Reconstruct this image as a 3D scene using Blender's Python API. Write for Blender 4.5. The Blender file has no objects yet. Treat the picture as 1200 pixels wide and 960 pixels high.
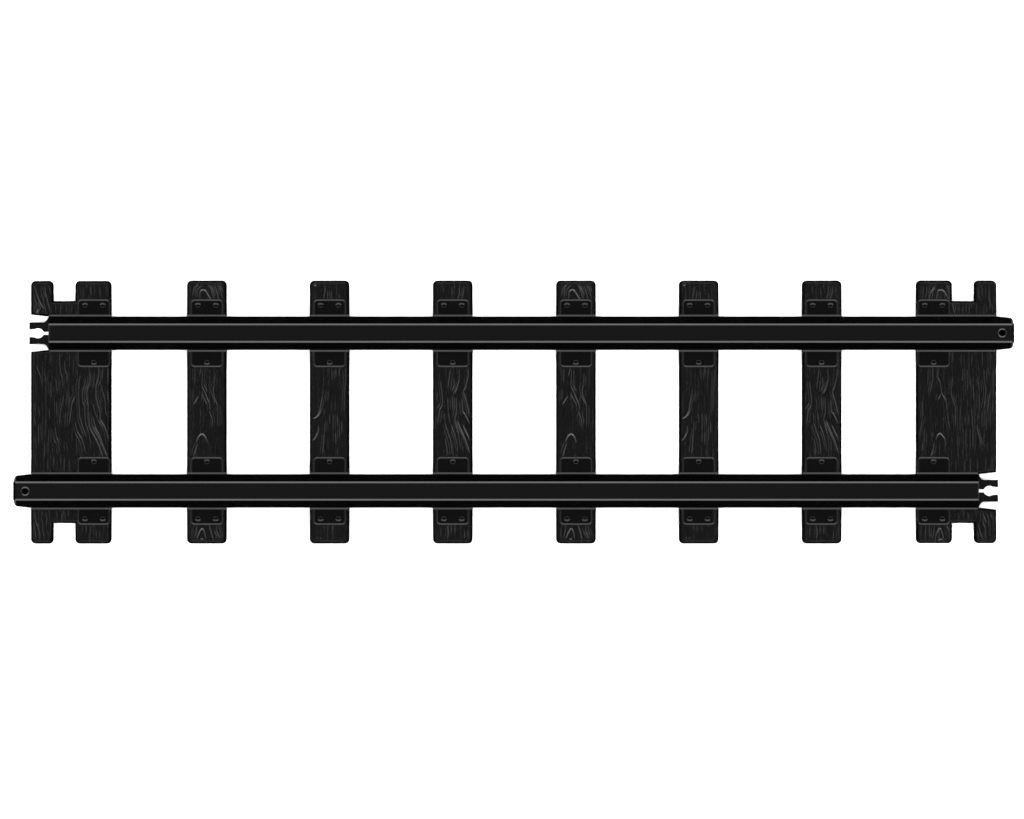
import bpy, bmesh, math
from mathutils import Vector

scene = bpy.context.scene
col = scene.collection
S = 0.00025                      # metres per unit of the drawing grid: the track section is about 29 cm long
CX, CY = 602.0, 483.0            # grid point at the middle of the track section
FX, FY = 600.0, 480.0            # grid point the camera looks at

# ---------------------------------------------------------------- camera
DIST = 3.5
cam_data = bpy.data.cameras.new('camera')
cam = bpy.data.objects.new('camera', cam_data)
col.objects.link(cam)
cam.location = (0, 0, DIST)
cam_data.sensor_width = 36
cam_data.lens = 36.0 * (DIST - 26 * S) / (1200 * S)
cam_data.clip_start = 0.1
cam_data.clip_end = 100
scene.camera = cam

# ---------------------------------------------------------------- world, lamps, exposure
world = bpy.data.worlds.new('World')
scene.world = world
world.use_nodes = True
bg = world.node_tree.nodes['Background']
bg.inputs['Color'].default_value = (1, 1, 1, 1)
bg.inputs['Strength'].default_value = 0.02

def softbox(name, x, y, z, sx, sy, radiance):
    d = bpy.data.lights.new(name, 'AREA')
    d.shape = 'RECTANGLE'
    d.size, d.size_y = sx, sy
    d.energy = radiance * math.pi * sx * sy
    d.color = (1, 1, 1)
    o = bpy.data.objects.new(name, d)
    col.objects.link(o)
    o.location = (x, y, z)
    o.rotation_euler = (-Vector((x, y, z))).to_track_quat('-Z', 'Y').to_euler()
    return o

LY, LX, LD, LT = 11.0, 3.5, 5.4, 0.52
softbox('softbox_lamp', 0, 1.0, 1.2, 2.0, 0.5, LY)
softbox('softbox_lamp', 0, -1.0, 1.2, 2.0, 0.5, LY)
softbox('softbox_lamp', 1.0, 0, 1.2, 1.3, 0.5, LX)
softbox('softbox_lamp', -1.0, 0, 1.2, 1.3, 0.5, LX)
for sx_, sy_ in ((1, 1), (1, -1), (-1, 1), (-1, -1)):
    softbox('corner_fill', 1.15 * sx_, 1.0 * sy_, 1.3, 0.9, 0.6, LD)  # added fill lights that wash out the track's shadows on the white surface
softbox('overhead_fill', 0, 0, 4.2, 2.2, 2.2, LT)  # added overhead fill, mirrored by the flat tops so they read grey

vs = scene.view_settings
scene.display_settings.display_device = 'sRGB'
vs.view_transform = 'Standard'
vs.look = 'None'
vs.exposure = 0.43
vs.gamma = 1.0
scene.cycles.filter_width = 1.6
scene.cycles.max_bounces = 6

# ---------------------------------------------------------------- materials
def plastic(name, base, rough, spec, grain=0.0, rough_var=0.0):
    m = bpy.data.materials.new(name)
    m.use_nodes = True
    nt = m.node_tree
    N, Lk = nt.nodes, nt.links
    b = N['Principled BSDF']
    b.inputs['Base Color'].default_value = (base, base, base, 1)
    b.inputs['Roughness'].default_value = rough
    b.inputs['Specular IOR Level'].default_value = spec
    tc = N.new('ShaderNodeTexCoord')
    geo = N.new('ShaderNodeNewGeometry')
    # mottling of the moulded surface: slight changes of gloss
    n1 = N.new('ShaderNodeTexNoise')
    n1.inputs['Scale'].default_value = 260
    n1.inputs['Detail'].default_value = 4
    Lk.new(geo.outputs['Position'], n1.inputs['Vector'])
    mr = N.new('ShaderNodeMapRange')
    mr.inputs['From Min'].default_value = 0.3
    mr.inputs['From Max'].default_value = 0.7
    mr.inputs['To Min'].default_value = rough - rough_var
    mr.inputs['To Max'].default_value = rough + rough_var
    Lk.new(n1.outputs['Fac'], mr.inputs['Value'])
    Lk.new(mr.outputs['Result'], b.inputs['Roughness'])
    if grain:
        mp = N.new('ShaderNodeMapping')
        mp.inputs['Scale'].default_value = (1.0, 0.07, 1.0)
        Lk.new(geo.outputs['Position'], mp.inputs['Vector'])
        n2 = N.new('ShaderNodeTexNoise')
        n2.inputs['Scale'].default_value = 1150
        n2.inputs['Detail'].default_value = 3
        n2.inputs['Distortion'].default_value = 0.9
        Lk.new(mp.outputs['Vector'], n2.inputs['Vector'])
        bp = N.new('ShaderNodeBump')
        bp.inputs['Strength'].default_value = 1.0
        bp.inputs['Distance'].default_value = grain
        Lk.new(n2.outputs['Fac'], bp.inputs['Height'])
        Lk.new(bp.outputs['Normal'], b.inputs['Normal'])
    return m

RAIL = plastic('black_rail_plastic', 0.00030, 0.17, 0.14, 0.0, 0.012)
WOOD = plastic('black_grained_plastic', 0.00042, 0.20, 0.155, 0.00021, 0.02)
GRAIN = plastic('black_grain_relief_plastic', 0.00042, 0.20, 0.165, 0.0, 0.03)
PLATE = plastic('black_plate_plastic', 0.00035, 0.20, 0.078, 0.0, 0.015)

paper = bpy.data.materials.new('white_paper')
paper.use_nodes = True
pb = paper.node_tree.nodes['Principled BSDF']
pb.inputs['Base Color'].default_value = (0.9, 0.9, 0.9, 1)
pb.inputs['Roughness'].default_value = 0.9
pb.inputs['Specular IOR Level'].default_value = 0.0

# ---------------------------------------------------------------- mesh helpers (grid units in, metres out)
def link(name, bm, mat, parent=None, smooth=False, edge_mat=None):
    bmesh.ops.recalc_face_normals(bm, faces=bm.faces)
    me = bpy.data.meshes.new(name)
    bm.to_mesh(me)
    bm.free()
    me.materials.append(mat)
    if edge_mat:
        me.materials.append(edge_mat)
        me.materials.append(GRAIN)
    if smooth:
        me.polygons.foreach_set('use_smooth', [True] * len(me.polygons))
    return place(name, me, parent)

def place(name, me, parent=None, loc=(0, 0, 0), rz=0.0):
    o = bpy.data.objects.new(name, me)
    col.objects.link(o)
    o.parent = parent
    o.location = loc
    o.rotation_euler = (0, 0, rz)
    return o

def rounded(pts, n=5):
    """pts: (x, y, r) corners in order -> outline with the corners rounded"""
    out = []
    k = len(pts)
    for i in range(k):
        x, y, r = pts[i]
        p = Vector((x, y))
        if r <= 0:
            out.append(p)
            continue
        a = (Vector(pts[i - 1][:2]) - p).normalized()
        b = (Vector(pts[(i + 1) % k][:2]) - p).normalized()
        c = p + (a + b) * r
        s, e = p + a * r, p + b * r
        a0 = math.atan2(s.y - c.y, s.x - c.x)
        a1 = math.atan2(e.y - c.y, e.x - c.x)
        d = (a1 - a0 + math.pi) % (2 * math.pi) - math.pi
        for j in range(n + 1):
            t = a0 + d * j / n
            out.append(Vector((c.x + r * math.cos(t), c.y + r * math.sin(t))))
    return out

def area(p):
    return 0.5 * sum(p[i - 1].x * p[i].y - p[i].x * p[i - 1].y for i in range(len(p)))

def inset(p, d):
    sg = 1 if area(p) > 0 else -1
    out = []
    k = len(p)
    for i in range(k):
        e0 = (p[i] - p[i - 1]).normalized()
        e1 = (p[(i + 1) % k] - p[i]).normalized()
        n0 = Vector((-e0.y, e0.x)) * sg
        n1 = Vector((-e1.y, e1.x)) * sg
        m = n0 + n1
        out.append(p[i] + m * (d / max(0.2, 1 + n0.dot(n1))))
    return out

def prism(bm, outline, rings, edge_slot=0):
    """rings: (inset, z) from bottom to top; closed at both ends"""
    loops = []
    for d, z in rings:
        q = inset(outline, d) if d else outline
        loops.append([bm.verts.new((v.x * S, v.y * S, z * S)) for v in q])
    k = len(outline)
    for a, b in zip(loops, loops[1:]):
        for i in range(k):
            bm.faces.new((a[i], a[(i + 1) % k], b[(i + 1) % k], b[i])).material_index = edge_slot
    bm.faces.new(loops[-1])
    bm.faces.new(loops[0][::-1])

def spline(pts, step=1.2):
    P = [Vector(p) for p in pts]
    if len(P) == 2:
        P = [P[0], (P[0] + P[1]) / 2, P[1]]
    P = [2 * P[0] - P[1]] + P + [2 * P[-1] - P[-2]]
    out = []
    for i in range(1, len(P) - 2):
        n = max(2, int((P[i + 1] - P[i]).length / step))
        for j in range(n):
            t = j / n
            a, b, c, d = P[i - 1], P[i], P[i + 1], P[i + 2]
            out.append(0.5 * ((2 * b) + (c - a) * t + (2 * a - 5 * b + 4 * c - d) * t * t + (3 * b - a - 3 * c + d) * t ** 3))
    out.append(P[-2])
    return out

def ridge(bm, pts, w, z, ok, slope=0.38):
    """a moulded raised grain line: low triangular ridge tapering at its ends"""
    c = spline(pts)
    for _ in range(2):                               # let the ends run on a little
        c.insert(0, 2 * c[0] - c[1])
        c.append(2 * c[-1] - c[-2])
    c = [p for p in c if ok(p)]
    k = len(c)
    if k < 3:
        return
    prev = None
    for i, p in enumerate(c):
        t = (c[min(k - 1, i + 1)] - c[max(0, i - 1)]).normalized()
        n = Vector((-t.y, t.x))
        f = min(1.0, (min(i, k - 1 - i) + 0.2) / min(4.5, 0.4 * k))
        ww = w * (0.15 + 0.85 * f ** 0.8)
        row = []
        for q, zz in ((p - n * ww, z - 0.02), (p, z + ww * slope), (p + n * ww, z - 0.02)):
            row.append(bm.verts.new((q.x * S, q.y * S, zz * S)))
        if prev:
            for j in range(2):
                bm.faces.new((prev[j], prev[j + 1], row[j + 1], row[j])).material_index = 2
        prev = row

T20 = math.tan(math.radians(20))
T34 = math.tan(math.radians(38))
SLEEPER_TOP = 11.0
PLATE_TOP = SLEEPER_TOP + 0.25 + 1.45 * T20
BASE = PLATE_TOP + 0.1 + 2.3 * T20

def sleeper_body(outline, grain):
    """outline and grain strokes in local grid units (y up)"""
    bm = bmesh.new()
    outline = inset(outline, -0.4)
    z0 = SLEEPER_TOP - 0.25 * T20
    prism(bm, outline, [(0, 0), (0, z0 - 2.6 * T34), (2.6, z0), (2.95, SLEEPER_TOP)], 1)
    xs = [v.x for v in outline]
    x0, x1 = min(xs) + 3.4, max(xs) - 3.4
    def ok(p):                                       # keep clear of the sleeper's bevelled rim
        return x0 < p.x < x1 and abs(p.y) < 150.6
    for w, pts in grain:
        ridge(bm, pts, w, SLEEPER_TOP, ok)
    return bm

# ---------------------------------------------------------------- the wood-grain relief of the sleepers
# strokes: (half width, points); half widths b bright, m middling, f faint
b, m, f = 0.74, 0.58, 0.44
A_GRAIN = [
 (m, [(16, 432.6), (14.6, 439)]), (f, [(18, 434), (17.5, 445), (17.2, 452), (20.6, 459.5)]),
 (m, [(20.6, 459.5), (23.5, 467), (25.8, 472), (27.2, 479.6)]), (m, [(26.6, 484), (29.2, 491.6), (29, 499.6)]),
 (f, [(9, 432.6), (8.6, 448)]), (f, [(32.7, 438), (31.8, 450)]), (m, [(31.8, 450), (30.4, 458), (31.5, 464.7), (35, 474)]),
 (f, [(35, 474), (35.6, 484), (35.5, 499)]), (m, [(17.5, 461), (17.2, 467.5)]), (m, [(12, 466.4), (8.6, 472)]),
 (f, [(7, 456), (6.4, 468)]),
 (b, [(11.2, 516.5), (13.2, 512), (17.2, 508.6), (21.2, 512), (23, 517)]), (b, [(11.6, 521), (9.8, 527), (7.7, 533.4)]),
 (m, [(13.1, 332.6), (9.8, 337), (9.2, 347)]), (m, [(8.4, 336), (6.2, 346)]), (f, [(11.6, 337), (10.8, 345)]),
 (b, [(14.6, 349), (15.2, 341.7), (18.8, 339.4), (21.4, 340.8), (24.6, 345.8), (27.2, 349.6)]),
 (m, [(24, 332.3), (27.2, 337), (29.3, 342.7), (30.3, 349)]), (m, [(27.6, 334), (31.3, 343), (31.8, 349)]),
 (m, [(31.9, 332), (34.5, 340.6), (37, 349.6)]), (m, [(36, 332.5), (39, 339.6), (41, 348.4)]), (f, [(39, 334), (41.6, 341)]),
 (m, [(10.5, 616.5), (10.5, 621), (8.9, 629.5)]), (b, [(11.5, 630), (14.1, 624.3), (17.3, 619.8), (19.9, 623), (22, 633)]),
 (m, [(13.6, 633.6), (17.3, 631.6), (20.4, 633.6)]), (b, [(26, 617), (28.2, 624), (30.3, 632), (31.4, 634)]),
 (m, [(34.5, 617), (34.6, 622), (37.6, 629.5)]), (f, [(37, 617), (40, 629)]), (f, [(5.5, 619), (5, 632)]),
]
B_GRAIN = [
 (f, [(15.6, 457), (14.6, 464)]), (b, [(14.6, 464), (12.8, 474), (11.4, 482), (8, 488.2), (3.6, 491)]),
 (b, [(9.8, 500.8), (9.5, 506), (6.3, 512.8), (3.2, 516.4)]), (f, [(17.5, 494.5), (16.8, 508)]),
 (m, [(16.8, 508), (15.8, 520), (14.9, 531.7)]), (m, [(30.4, 432.6), (30.4, 439.5)]), (m, [(34.4, 432.6), (34, 440)]),
 (f, [(25.5, 432.6), (26, 445)]), (f, [(41.6, 433), (41.6, 448), (40.4, 459.5), (40.1, 482)]),
 (m, [(32.1, 487), (32.1, 498)]), (m, [(37, 495), (37.3, 507)]), (f, [(27, 486), (27.2, 504.8)]),
 (m, [(30, 507), (30.2, 519.7)]), (f, [(23, 486), (23, 496)]), (f, [(32, 526), (32, 533.4)]),
 (f, [(19, 458), (18.4, 470)]), (f, [(34.6, 500), (34.4, 514)]),
 (b, [(4.4, 333), (5.8, 335), (7.6, 333), (8.4, 331.6)]), (m, [(17.8, 336), (17.3, 342.7), (15.7, 349)]),
 (m, [(20.9, 342), (20.4, 349.5)]), (m, [(25, 343), (25.2, 349.5)]), (f, [(34.5, 345), (34.5, 349.5)]),
 (f, [(20.9, 617), (20.8, 622)]), (f, [(27, 617), (26.8, 622)]), (f, [(16.6, 617), (16.8, 620)]),
 (m, [(8.4, 630.5), (8, 634)]), (m, [(12.4, 630.5), (12.6, 634)]),
]
C_GRAIN = [
 (m, [(24.2, 443.5), (24.7, 451), (22.4, 457.4)]), (f, [(30.5, 432.6), (30.5, 445)]), (b, [(30.5, 445), (28.2, 453.8), (25.9, 459.4)]),
 (m, [(41.3, 432.6), (40.8, 442.3), (37.9, 453.8), (36.2, 457)]), (b, [(35.6, 460), (38.5, 469.3), (41.3, 479.6), (42.8, 487)]),
 (m, [(20.1, 433.7), (18.4, 445), (17.3, 454.4)]), (m, [(8.7, 448), (9.8, 456.7), (11, 468), (10.4, 475), (7.5, 480.7)]),
 (m, [(7.5, 479), (6.4, 488.7), (5.2, 496)]), (f, [(5, 460), (4, 471)]), (f, [(16.7, 467), (17.9, 482.4)]), (m, [(17.9, 484), (19.6, 494.5)]),
 (m, [(22.4, 465), (23, 479.6)]), (m, [(27, 467), (27.4, 482), (25.3, 491.6)]), (m, [(33.9, 468), (35, 482), (36.8, 484.7), (40.2, 491.6), (42.8, 496.8)]),
 (b, [(28.7, 494.6), (32.2, 502.5), (37.9, 515.7), (42.5, 529.6)]), (b, [(35.6, 500), (38.5, 506), (41.3, 511.7), (42.9, 517)]),
 (b, [(26.4, 497.5), (29.9, 508.4)]), (m, [(21.3, 499.2), (25.3, 509)]), (m, [(13.8, 496.6), (17.8, 508), (20.7, 517.4), (22.4, 531.7)]),
 (m, [(14.2, 515), (16.1, 526), (16.1, 533)]), (f, [(24.2, 507), (27.6, 518.5), (28.7, 529)]), (f, [(29.9, 510), (32.2, 526)]),
 (f, [(13.6, 484), (13.8, 494)]), (f, [(31, 471), (32, 486)]),
 (m, [(25.1, 331.6), (25.1, 336)]), (m, [(30.8, 332.6), (30.8, 342), (28.8, 350)]), (m, [(36.6, 332), (35.5, 342), (33.4, 350)]),
 (f, [(22, 336), (22, 347)]), (f, [(12, 336), (12.2, 342)]), (f, [(40.8, 333), (40.2, 341)]),
 (b, [(16.8, 617.5), (17.8, 624), (16.8, 631)]), (m, [(21.2, 617.5), (21.2, 624)]), (m, [(25.6, 617.5), (25.6, 624)]),
 (m, [(37, 624), (36.6, 632.6)]), (f, [(40.6, 622), (40.2, 633)]), (f, [(9, 619), (9, 629)]),
]
LEFT_GRAIN = [
 (m, [(93.2, 442), (91.4, 451), (91.5, 462.4), (92, 479.6), (93.6, 492), (97.2, 502.5), (100, 510.5)]),
 (m, [(99.5, 444), (98, 452.6), (96.3, 459), (96, 469.3), (98.3, 477), (99.5, 494.5), (103, 506)]),
 (b, [(105.2, 438), (104.6, 447), (101.2, 458.4), (101.2, 467), (103, 476.7)]), (b, [(103, 483), (104.6, 500), (109.8, 510.5), (114.4, 520), (119.5, 533.6)]),
 (m, [(109.8, 438.5), (109.2, 447), (108, 454)]), (m, [(108.6, 474), (110.4, 482)]), (b, [(108.6, 490), (111, 500.2), (115.5, 509.4), (120, 522), (124.7, 533.6)]),
 (b, [(115.5, 432.6), (114.4, 444), (112, 452.6), (112, 464.7), (113.8, 472.7), (116.6, 484)]), (b, [(116.7, 484), (117.2, 491.6), (121.3, 498.5), (124.7, 507.6), (126.8, 517)]),
 (m, [(120, 432.6), (119, 444)]), (m, [(118.7, 453), (119, 459)]), (m, [(120, 460), (122.4, 469.3), (123, 481.3), (124.4, 487)]),
 (m, [(126.6, 432.6), (125.6, 449.8)]), (b, [(125.4, 459), (126.9, 474)]), (b, [(86.6, 466), (83.4, 474), (82.3, 482.4), (80.6, 495)]),
 (f, [(84.5, 452), (84.8, 463)]), (m, [(87.4, 496), (90.3, 506), (95.5, 515), (99, 528)]), (f, [(88.9, 514), (89.4, 532)]),
 (f, [(111, 484), (112.8, 489)]), (f, [(103.4, 508), (105, 518)]),
 (f, [(42.3, 430), (46.9, 441.7), (48, 451)]), (f, [(52, 436), (52, 448)]), (m, [(59, 448), (59.2, 464)]), (m, [(64.7, 444), (66.4, 460)]),
 (m, [(69.2, 414), (69.2, 425), (70.4, 436.6), (72.7, 444), (73, 454)]), (m, [(75, 424), (75.6, 433), (77.8, 439.5), (77.8, 447)]),
 (m, [(73.6, 465), (72, 473), (70.4, 482), (68.7, 497)]), (m, [(78, 460), (77.4, 474)]), (m, [(65.8, 472), (65.9, 487)]),
 (m, [(39, 472), (40.6, 482.4)]), (m, [(39, 486), (40.8, 498)]), (m, [(44.4, 499), (44.6, 519)]), (m, [(64, 502), (65.4, 511.7), (68, 518.5), (68.4, 530)]),
 (m, [(51.5, 520), (51.5, 534)]), (f, [(59, 504), (59, 518)]), (m, [(57, 481), (57.2, 489)]), (f, [(74.4, 519), (74.4, 528)]),
 (f, [(76, 483), (75.4, 500)]), (f, [(58.4, 414), (58, 426)]), (f, [(80.6, 414), (80.8, 430)]), (f, [(55, 540), (55.4, 552)]), (m, [(74.6, 537), (74.4, 552)]),
 (f, [(80.6, 538), (81, 552)]), (f, [(62, 536), (61.6, 548)]), (m, [(44.6, 478), (45.4, 487)]),
 # left tongue, upper end
 (b, [(39.6, 333.6), (41.9, 343.2), (44.2, 350), (47.1, 355.7), (49.4, 359.6)]), (m, [(39, 344.5), (40.3, 350), (42.4, 357)]),
 (b, [(51.8, 332.6), (52.3, 342), (53.9, 348.4), (55.4, 355), (57.5, 363)]), (m, [(56.3, 333), (58.4, 342)]), (m, [(50.2, 349.5), (50.2, 355)]),
 (m, [(45, 357), (46.4, 361), (45, 365.4)]), (b, [(42.2, 364.6), (43.6, 362.2), (44.4, 364.4), (43, 365.6)]), (m, [(39.6, 357), (39.9, 365)]),
 (m, [(51.3, 357), (53.4, 367)]), (f, [(64.3, 356), (64.4, 364)]), (f, [(47.4, 335), (47.6, 344), (49.4, 350)]), (m, [(41.4, 357), (41.6, 361)]),
 (f, [(77, 357), (77, 367)]), (f, [(71, 357), (70.6, 366)]), (f, [(83.6, 357), (83.4, 367)]),
 (m, [(100.2, 333), (100.4, 336)]), (m, [(105.7, 335.6), (105.7, 345)]), (f, [(110.5, 337), (110.2, 345)]), (f, [(124, 333), (124.2, 343.6)]), (f, [(96.8, 335), (97, 349)]),
 (f, [(103.4, 347), (103.4, 350)]), (f, [(117, 338), (117, 348)]),
 # left tongue, lower end
 (b, [(39.8, 600), (40.9, 610), (43.5, 617), (45.5, 624), (46, 632)]), (b, [(39.2, 613), (40.3, 623), (41.4, 633)]),
 (m, [(48.3, 599.6), (48.3, 604)]), (m, [(48, 608), (49.4, 616), (49.4, 622), (51.3, 630)]), (m, [(53.9, 603), (53.9, 614)]), (f, [(58.6, 612), (58.4, 629)]),
 (f, [(55.4, 622), (56, 631)]), (m, [(71.6, 603), (71.6, 609)]), (m, [(79.4, 600), (79.6, 604)]), (m, [(74, 600), (74.2, 604)]), (f, [(66, 600), (66, 609)]),
 (m, [(100.2, 616.5), (100.2, 624)]), (f, [(105.7, 616.5), (105.7, 625)]), (f, [(95.8, 617), (95.8, 623)]), (m, [(112.2, 623), (112, 631)]), (m, [(115.9, 623), (116, 631)]),
]
RIGHT_GRAIN = [
 (m, [(1094, 432.6), (1093.8, 444), (1092, 453.2), (1091, 458)]), (m, [(1100.4, 432.6), (1099.8, 441.2), (1102.7, 449.8), (1104.4, 460.7), (1109, 469.3), (1111, 479.6)]),
 (m, [(1111.2, 485), (1112, 493), (1113.6, 501)]), (f, [(1088.5, 432.6), (1087.6, 451)]), (m, [(1117, 442), (1115.8, 455.5)]), (m, [(1115.8, 458), (1115.8, 463), (1118.1, 470.4), (1120.4, 480), (1120.4, 498.5)]),
 (m, [(1102.7, 463), (1100.6, 467)]), (f, [(1098.4, 462), (1097.4, 468)]), (m, [(1081.2, 472), (1082, 482.4), (1081.5, 489)]), (m, [(1081.2, 493), (1079, 504.8), (1078.8, 513)]),
 (b, [(1098, 514), (1099.2, 510.5), (1102, 508), (1105, 510.5), (1107.8, 514.5), (1109, 520)]), (b, [(1095.5, 521), (1094, 527.7), (1091.8, 533.4)]),
 (m, [(1082, 519), (1081, 528)]), (f, [(1083.7, 504), (1083.6, 520)]), (f, [(1108, 520), (1108.4, 530)]),
 (f, [(1128.7, 432), (1128.7, 445)]), (f, [(1134, 433), (1135, 459)]), (m, [(1138, 445), (1138.4, 452)]), (m, [(1141.4, 452), (1141.6, 467)]),
 (m, [(1147.4, 445), (1148.2, 459)]), (m, [(1148.4, 461), (1148.2, 482)]), (m, [(1153.7, 433), (1154.2, 445.2)]), (m, [(1154.4, 446), (1156, 456.7), (1155.4, 467), (1153.7, 480)]),
 (m, [(1158.3, 431), (1160, 439)]), (b, [(1161, 461), (1159.4, 471), (1158.3, 483)]), (m, [(1164.4, 434), (1164.6, 463)]), (m, [(1164.2, 470), (1164, 484)]),
 (m, [(1139.3, 478), (1140.5, 501)]), (f, [(1120.6, 488), (1120.6, 500)]), (b, [(1145.7, 500), (1148, 510.5), (1151, 520)]), (m, [(1156.5, 486), (1156.5, 503)]),
 (m, [(1151.7, 483), (1151.4, 500)]), (m, [(1136, 487), (1136.3, 497)]), (f, [(1137.6, 503), (1137.6, 527)]), (f, [(1132.5, 504), (1132.4, 527)]), (f, [(1141.2, 503), (1141.2, 524)]),
 (f, [(1161.7, 484), (1161.4, 500)]), (f, [(1125.6, 487), (1125.8, 507)]), (m, [(1126, 479), (1126, 486)]), (f, [(1147, 484), (1146, 494)]), (f, [(1131.6, 487), (1131.6, 497)]),
 (f, [(1123, 511), (1122.6, 523)]), (f, [(1128.6, 527), (1129, 534)]), (f, [(1121, 540), (1121, 551)]), (f, [(1131, 540), (1131, 551)]), (f, [(1138, 538), (1138, 552)]), (f, [(1146, 539), (1146, 551)]),
 (f, [(1156, 538), (1156, 551)]), (f, [(1163, 536), (1163.4, 551)]), (f, [(1127, 416), (1127, 428)]), (f, [(1140, 416), (1139, 427)]), (f, [(1152, 414), (1152, 428)]), (f, [(1117.4, 414), (1116.6, 420)]),
 # right block and tongue, upper end
 (b, [(1095.4, 333), (1095, 337), (1091.3, 343), (1089.7, 350)]), (m, [(1094.4, 340), (1092.8, 349.5)]), (m, [(1086.8, 336), (1086.6, 342), (1085, 348.5)]), (m, [(1083, 336), (1082, 348)]),
 (b, [(1098.4, 350), (1099.6, 341.7), (1101.2, 339.8), (1104.3, 339.8), (1107.4, 342), (1111, 348.6)]), (m, [(1109.5, 332.6), (1112, 339.6), (1113, 349)]), (f, [(1103, 344), (1103, 350)]),
 (m, [(1111.6, 333), (1113.4, 341)]), (f, [(1090, 334), (1089.4, 341)]), (f, [(1107.4, 345), (1108, 349.6)]),
 (b, [(1117, 356), (1118, 361), (1119.6, 367)]), (m, [(1120, 356), (1120.6, 363)]), (m, [(1147.2, 336), (1147.2, 345), (1148.6, 350)]), (m, [(1149.6, 332.6), (1149.6, 335.4)]),
 (m, [(1151.7, 336), (1151.7, 346)]), (f, [(1159.5, 335), (1159.5, 346)]), (m, [(1159, 349), (1162, 357)]), (m, [(1129.3, 359), (1129.3, 367)]),
 (m, [(1138.7, 356), (1138.7, 360)]), (m, [(1136.2, 358), (1136.8, 367)]), (f, [(1152.7, 360), (1152.7, 368)]), (f, [(1145, 357), (1145, 366)]), (f, [(1155.6, 337), (1155.8, 347)]), (m, [(1133.4, 357), (1132.6, 364)]),
 (f, [(1125, 357), (1124.6, 366)]), (f, [(1164, 358), (1164, 366)]), (f, [(1157, 359), (1157.4, 367)]),
 # right block and tongue, lower end
 (m, [(1085.5, 617), (1085, 625), (1084.2, 633)]), (m, [(1089.7, 617), (1089.7, 632.6)]), (m, [(1095.4, 617), (1094.9, 625), (1092.8, 632.6)]), (b, [(1096.5, 632), (1098.6, 624), (1102.2, 619.4), (1104.8, 624.8), (1106.9, 632)]),
 (m, [(1100.6, 633), (1104.3, 632), (1107.2, 633.6)]), (m, [(1110.5, 616.4), (1113, 623), (1113, 632)]), (f, [(1079.9, 617), (1079.8, 632)]),
 (b, [(1152.7, 601.6), (1153.8, 605.5), (1155.9, 610.4)]), (m, [(1157.4, 602), (1159.5, 609), (1159, 616)]), (m, [(1161.6, 602), (1163, 606)]), (m, [(1153, 608), (1153, 613), (1155.3, 619.6), (1156.4, 627)]),
 (b, [(1147.5, 615), (1149.6, 624.8), (1152.7, 632.8)]), (m, [(1146.4, 623), (1147.5, 632.6)]), (m, [(1156, 624), (1156.2, 632)]), (m, [(1136, 603), (1136, 610)]), (m, [(1129.8, 599), (1129.8, 605)]), (f, [(1124, 603), (1124.6, 609)]),
 (f, [(1161, 612), (1161, 630)]), (f, [(1150, 600), (1149.6, 611)]),
]

def local(strokes, cx, cy, inside=None):
    out = [(w, [(x - cx, cy - y) for x, y in p]) for w, p in strokes]
    # finer strands running alongside the longer strokes
    for i, (w, p) in enumerate(list(out)):
        ln = sum(math.dist(p[j], p[j + 1]) for j in range(len(p) - 1))
        if ln < 12 or abs(p[0][1] - p[-1][1]) < 10:
            continue
        sg = 1 if i % 2 else -1
        q = [(x + sg * (2.7 + 0.4 * math.sin(i + 1.7 * j)), y + 2.5 * math.sin(2.3 * i)) for j, (x, y) in enumerate(p)]
        if all(abs(x) < inside - 3.4 and not 51.5 < abs(y) < 133.5 for x, y in q):
            out.append((0.34, q))
    return out

# ---------------------------------------------------------------- the white surface
bm = bmesh.new()
g = 3.0
bm.faces.new([bm.verts.new(c) for c in ((-g, -g, 0), (g, -g, 0), (g, g, 0), (-g, g, 0))])
ground = link('ground', bm, paper)
ground['kind'] = 'structure'
ground['label'] = 'plain white surface under the track'

# ---------------------------------------------------------------- the track section
track = bpy.data.objects.new('toy_train_track', None)
col.objects.link(track)
track.location = ((CX - FX) * S, (FY - CY) * S, 0)
track.empty_display_size = 0.05
track['label'] = 'straight black plastic toy train track section with wood-grain sleepers lying on white'
track['category'] = 'train track'

# --- rails: one I-shaped sweep; the second rail is the same moulding turned half round
RAIL_H = 18.5
def rail_section(x, fw, drop):
    """(y, z) outline of the rail at x; fw flange half width, drop lowers the running surface"""
    h, c = 11.1, 1.85
    top = BASE + RAIL_H - drop
    e = top - c * T20
    half = [(0, BASE), (fw - 0.2, BASE), (fw + 0.3, BASE + 0.6), (fw + 0.3, BASE + 1.2), (10.0, BASE + 1.2 + (fw - 10.0) * 0.84),
            (5.0, BASE + 1.6 + (fw - 10.0) * 0.84), (5.0, BASE + RAIL_H - 5.6), (5.6, BASE + RAIL_H - 5.0), (h, BASE + RAIL_H - 4.2), (h, e), (h - c, top), (0, top)]
    loop = half + [(-y, z) for y, z in reversed(half[1:-1])]
    return [(x, y, z) for y, z in loop]

RX0, RX1, RY = 57.0, 1188.0, 390.5
secs = [rail_section(RX0, 19.3, 0.25), rail_section(RX0 + 0.8, 19.5, 0), rail_section(1168, 19.5, 0), rail_section(1181.5, 18.3, 0),
        rail_section(1184.2, 18.0, 0), rail_section(1186.0, 17.2, 0.0), rail_section(1187.3, 15.8, 0.9), rail_section(1188.2, 13.8, 1.5), rail_section(1188.6, 12.2, 1.8)]
bm = bmesh.new()
rows = [[bm.verts.new(((x - CX) * S, (CY - RY + y) * S, z * S)) for x, y, z in s] for s in secs]
k = len(rows[0])
for a_, b_ in zip(rows, rows[1:]):
    for i in range(k):
        bm.faces.new((a_[i], a_[(i + 1) % k], b_[(i + 1) % k], b_[i]))
bm.faces.new(rows[0][::-1])
bm.faces.new(rows[-1])
rail = link('rail', bm, RAIL, track)

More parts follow.
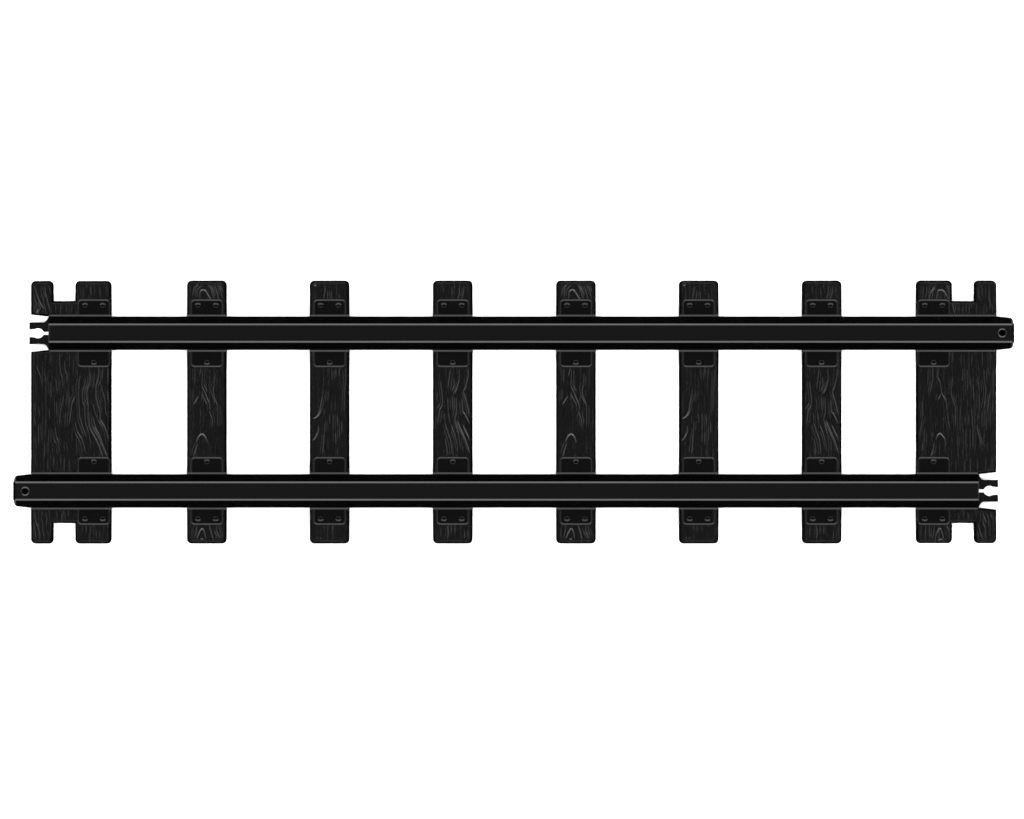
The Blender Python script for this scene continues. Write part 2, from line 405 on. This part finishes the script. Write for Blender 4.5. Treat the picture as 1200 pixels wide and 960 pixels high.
# the countersunk hole near the rail's rounded end
bm = bmesh.new()
hx, hy = 1174.4, 390.3
RT = BASE + RAIL_H
prof = [(0.0, BASE + 2), (0.4, BASE + 2), (4.0, BASE + 7), (4.0, RT - 1.2 * T20), (5.2, RT), (6.0, RT + 0.4), (0.0, RT + 0.4)]
nseg = 40
cols_ = []
for r, z in prof[1:-1]:
    cols_.append([bm.verts.new(((hx - CX + r * math.cos(2 * math.pi * i / nseg)) * S, (CY - hy + r * math.sin(2 * math.pi * i / nseg)) * S, z * S)) for i in range(nseg)])
for a_, b_ in zip(cols_, cols_[1:]):
    for i in range(nseg):
        bm.faces.new((a_[i], a_[(i + 1) % nseg], b_[(i + 1) % nseg], b_[i]))
bm.faces.new(cols_[0][::-1])
bm.faces.new(cols_[-1])
cutter = link('cutter', bm, RAIL, track)
md = rail.modifiers.new('hole', 'BOOLEAN')
md.operation = 'DIFFERENCE'
md.solver = 'EXACT'
md.object = cutter
dg = bpy.context.evaluated_depsgraph_get()
dg.update()
cut = bpy.data.meshes.new_from_object(rail.evaluated_get(dg))
rail.modifiers.clear()
rail.data = cut
rail.data.name = 'rail'
cm = cutter.data
bpy.data.objects.remove(cutter)
bpy.data.meshes.remove(cm)
rail_b = place('rail', rail.data, track, rz=math.pi)

# --- connector clip: two low fingers round an open socket at the cut end of each rail
up = [(57.6, 371.2), (56.2, 371.6), (55.4, 373.8), (54.0, 376.0), (52.0, 377.5), (49.8, 378.0), (33.7, 378.0), (33.7, 385.6), (36.6, 385.7), (38.6, 385.2)]
arc = []
for i in range(9):                                   # the round socket
    t = math.radians(232 + (332 - 232) * i / 8)
    arc.append((43.6 + 6.9 * math.cos(t), 390.5 + 6.3 * math.sin(t)))
up += [p for p in arc if p[0] > 39.2] + [(50.8, 388.6), (52.6, 388.3), (57.6, 388.3)]
low = [(x, 781.0 - y) for x, y in up]
bm = bmesh.new()
for pts in (up, low):
    o2 = [Vector((x - CX, CY - y)) for x, y in pts]
    zt = 3.0
    o2 = inset(o2, -0.4)
    prism(bm, o2, [(0, 0.3), (0, zt - 0.9 * T34), (0.9, zt)])
clip = link('connector_clip', bm, RAIL, rail)
place('connector_clip', clip.data, rail_b)

# --- shared sub-part meshes
def plate_mesh(wd):
    bm = bmesh.new()
    x, y0, y1 = wd / 2, -39.6, 39.6
    o_ = rounded([(-x, y0, 4.5), (x, y0, 4.5), (x, y1, 4.5), (-x, y1, 4.5)])
    t = SLEEPER_TOP + 0.25 + 1.45 * T20
    prism(bm, o_, [(0, SLEEPER_TOP - 0.6), (0, SLEEPER_TOP + 0.25), (1.45, t)])
    return bm

def spike_bm():
    """a spike head: low dome, steeper on the side away from the rail (+y)"""
    bm = bmesh.new()
    n, mrings = 28, 9
    rows = []
    for j in range(mrings + 1):
        t = j / mrings
        rr = 1.0 - t ** 1.6
        if j == mrings:
            rows.append([bm.verts.new((0, 0, 1.7 * S))])
            break
        row = []
        for i in range(n):
            x = 4.4 * rr * math.cos(2 * math.pi * i / n)
            y = 3.8 * rr * math.sin(2 * math.pi * i / n)
            z = (1.7 - 0.2 * y) * math.sqrt(max(0.0, 1.0 - rr ** 2.7))
            row.append(bm.verts.new((x * S, y * S, z * S)))
        rows.append(row)
    for a_, b_ in zip(rows, rows[1:]):
        for i in range(n):
            if len(b_) == 1:
                bm.faces.new((a_[i], a_[(i + 1) % n], b_[0]))
            else:
                bm.faces.new((a_[i], a_[(i + 1) % n], b_[(i + 1) % n], b_[i]))
    bm.faces.new(rows[0][::-1])
    return bm

def seat_bm(x0, x1):
    """raised seat across a sleeper that carries the rail base; a thin lip shows on both sides of the rail"""
    bm = bmesh.new()
    yo, yi = 21.6, 19.6
    zb = PLATE_TOP + 0.1
    prof = [(-yo, 3), (-yo, zb), (-yi, zb + (yo - yi) * T20), (yi, zb + (yo - yi) * T20), (yo, zb), (yo, 3)]
    r0 = [bm.verts.new((x0 * S, y * S, z * S)) for y, z in prof]
    r1 = [bm.verts.new((x1 * S, y * S, z * S)) for y, z in prof]
    for i in range(6):
        bm.faces.new((r0[i], r0[(i + 1) % 6], r1[(i + 1) % 6], r1[i]))
    bm.faces.new(r0[::-1])
    bm.faces.new(r1)
    return bm

shared = {}
def use(name, key, make, mat, parent, loc, rz=0.0, smooth=False, edge_mat=None):
    if key in shared:
        return place(name, shared[key], parent, loc, rz)
    o_ = link(name, make(), mat, parent, smooth, edge_mat)
    o_.location = loc
    o_.rotation_euler = (0, 0, rz)
    shared[key] = o_.data
    return o_

RAIL_DY = CY - RY                                     # rails lie this far above and below the middle

def furnish(sl, px, seats):
    """tie plates, spikes and rail seats of one sleeper; px plate centre in the sleeper's own grid"""
    for sgn in (1, -1):
        use('tie_plate', 'plate', lambda: plate_mesh(38.0), PLATE, sl, (px * S, sgn * (RAIL_DY) * S, 0))
        rz = 0 if sgn > 0 else math.pi
        for dx in (-10.4, 10.4):
            use('spike', 'spike', spike_bm, PLATE, sl, ((px + dx) * S, sgn * (RAIL_DY + 32.9) * S, PLATE_TOP * S), rz, True)
        use('spike', 'spike', spike_bm, PLATE, sl, (px * S, sgn * (RAIL_DY - 34.3) * S, PLATE_TOP * S), rz + math.pi, True)
        x0, x1 = seats[0 if sgn > 0 else 1]
        use('rail_seat', 'seat%.1f_%.1f' % (x0, x1), lambda: seat_bm(x0, x1), PLATE, sl, (0, sgn * RAIL_DY * S, 0))

# --- six plain sleepers: three mouldings of grain, each used twice
W, H = 46.0, 308.0
plain = rounded([(-W / 2, -H / 2, 5), (W / 2, -H / 2, 5), (W / 2, H / 2, 5), (-W / 2, H / 2, 5)])
for left, kind in ((219, 'A'), (363, 'B'), (507.5, 'C'), (652, 'A'), (796, 'B'), (940.3, 'C')):
    strokes = {'A': A_GRAIN, 'B': B_GRAIN, 'C': C_GRAIN}[kind]
    sl = use('sleeper', 'sleeper' + kind, lambda: sleeper_body(plain, local(strokes, W / 2, CY, W / 2)), WOOD, track, ((left + W / 2 - CX) * S, 0, 0), edge_mat=RAIL)
    furnish(sl, 0, ((-W / 2 + 0.3, W / 2 - 0.3),) * 2)

# --- the two wide end sleepers with their notches and the cut-out for the connector clip
end_pts = [(36, 329.4, 5), (62, 329.4, 5), (62, 353, 0), (88, 353, 0), (88, 329.4, 5), (130, 329.4, 5), (130, 637.1, 5), (88, 637.1, 5), (88, 613, 0),
           (62, 613, 0), (62, 637.1, 5), (36, 637.1, 5), (36, 412.6, 0), (57, 410.4, 0), (57, 370.6, 0), (36, 368.4, 0)]
ecx = 83.0
left_out = rounded([(x - ecx, CY - y, r) for x, y, r in end_pts])
right_out = [-v for v in left_out]
sl = link('sleeper', sleeper_body(left_out, local(LEFT_GRAIN, ecx, CY, 47)), WOOD, track, edge_mat=RAIL)
sl.location = ((ecx - CX) * S, 0, 0)
sl['label'] = 'wide end sleeper with notches, to the left of the plain ones'
furnish(sl, 109.4 - ecx, ((57.3 - ecx, 129.7 - ecx), (36.3 - ecx, 129.7 - ecx)))
rcx = 2 * CX - ecx
sl = link('sleeper', sleeper_body(right_out, local(RIGHT_GRAIN, rcx, CY, 47)), WOOD, track, edge_mat=RAIL)
sl.location = ((rcx - CX) * S, 0, 0)
sl['label'] = 'wide end sleeper with notches, to the right of the plain ones'
furnish(sl, -(109.4 - ecx), ((ecx - 129.7, ecx - 36.3), (ecx - 129.7, ecx - 57.3)))
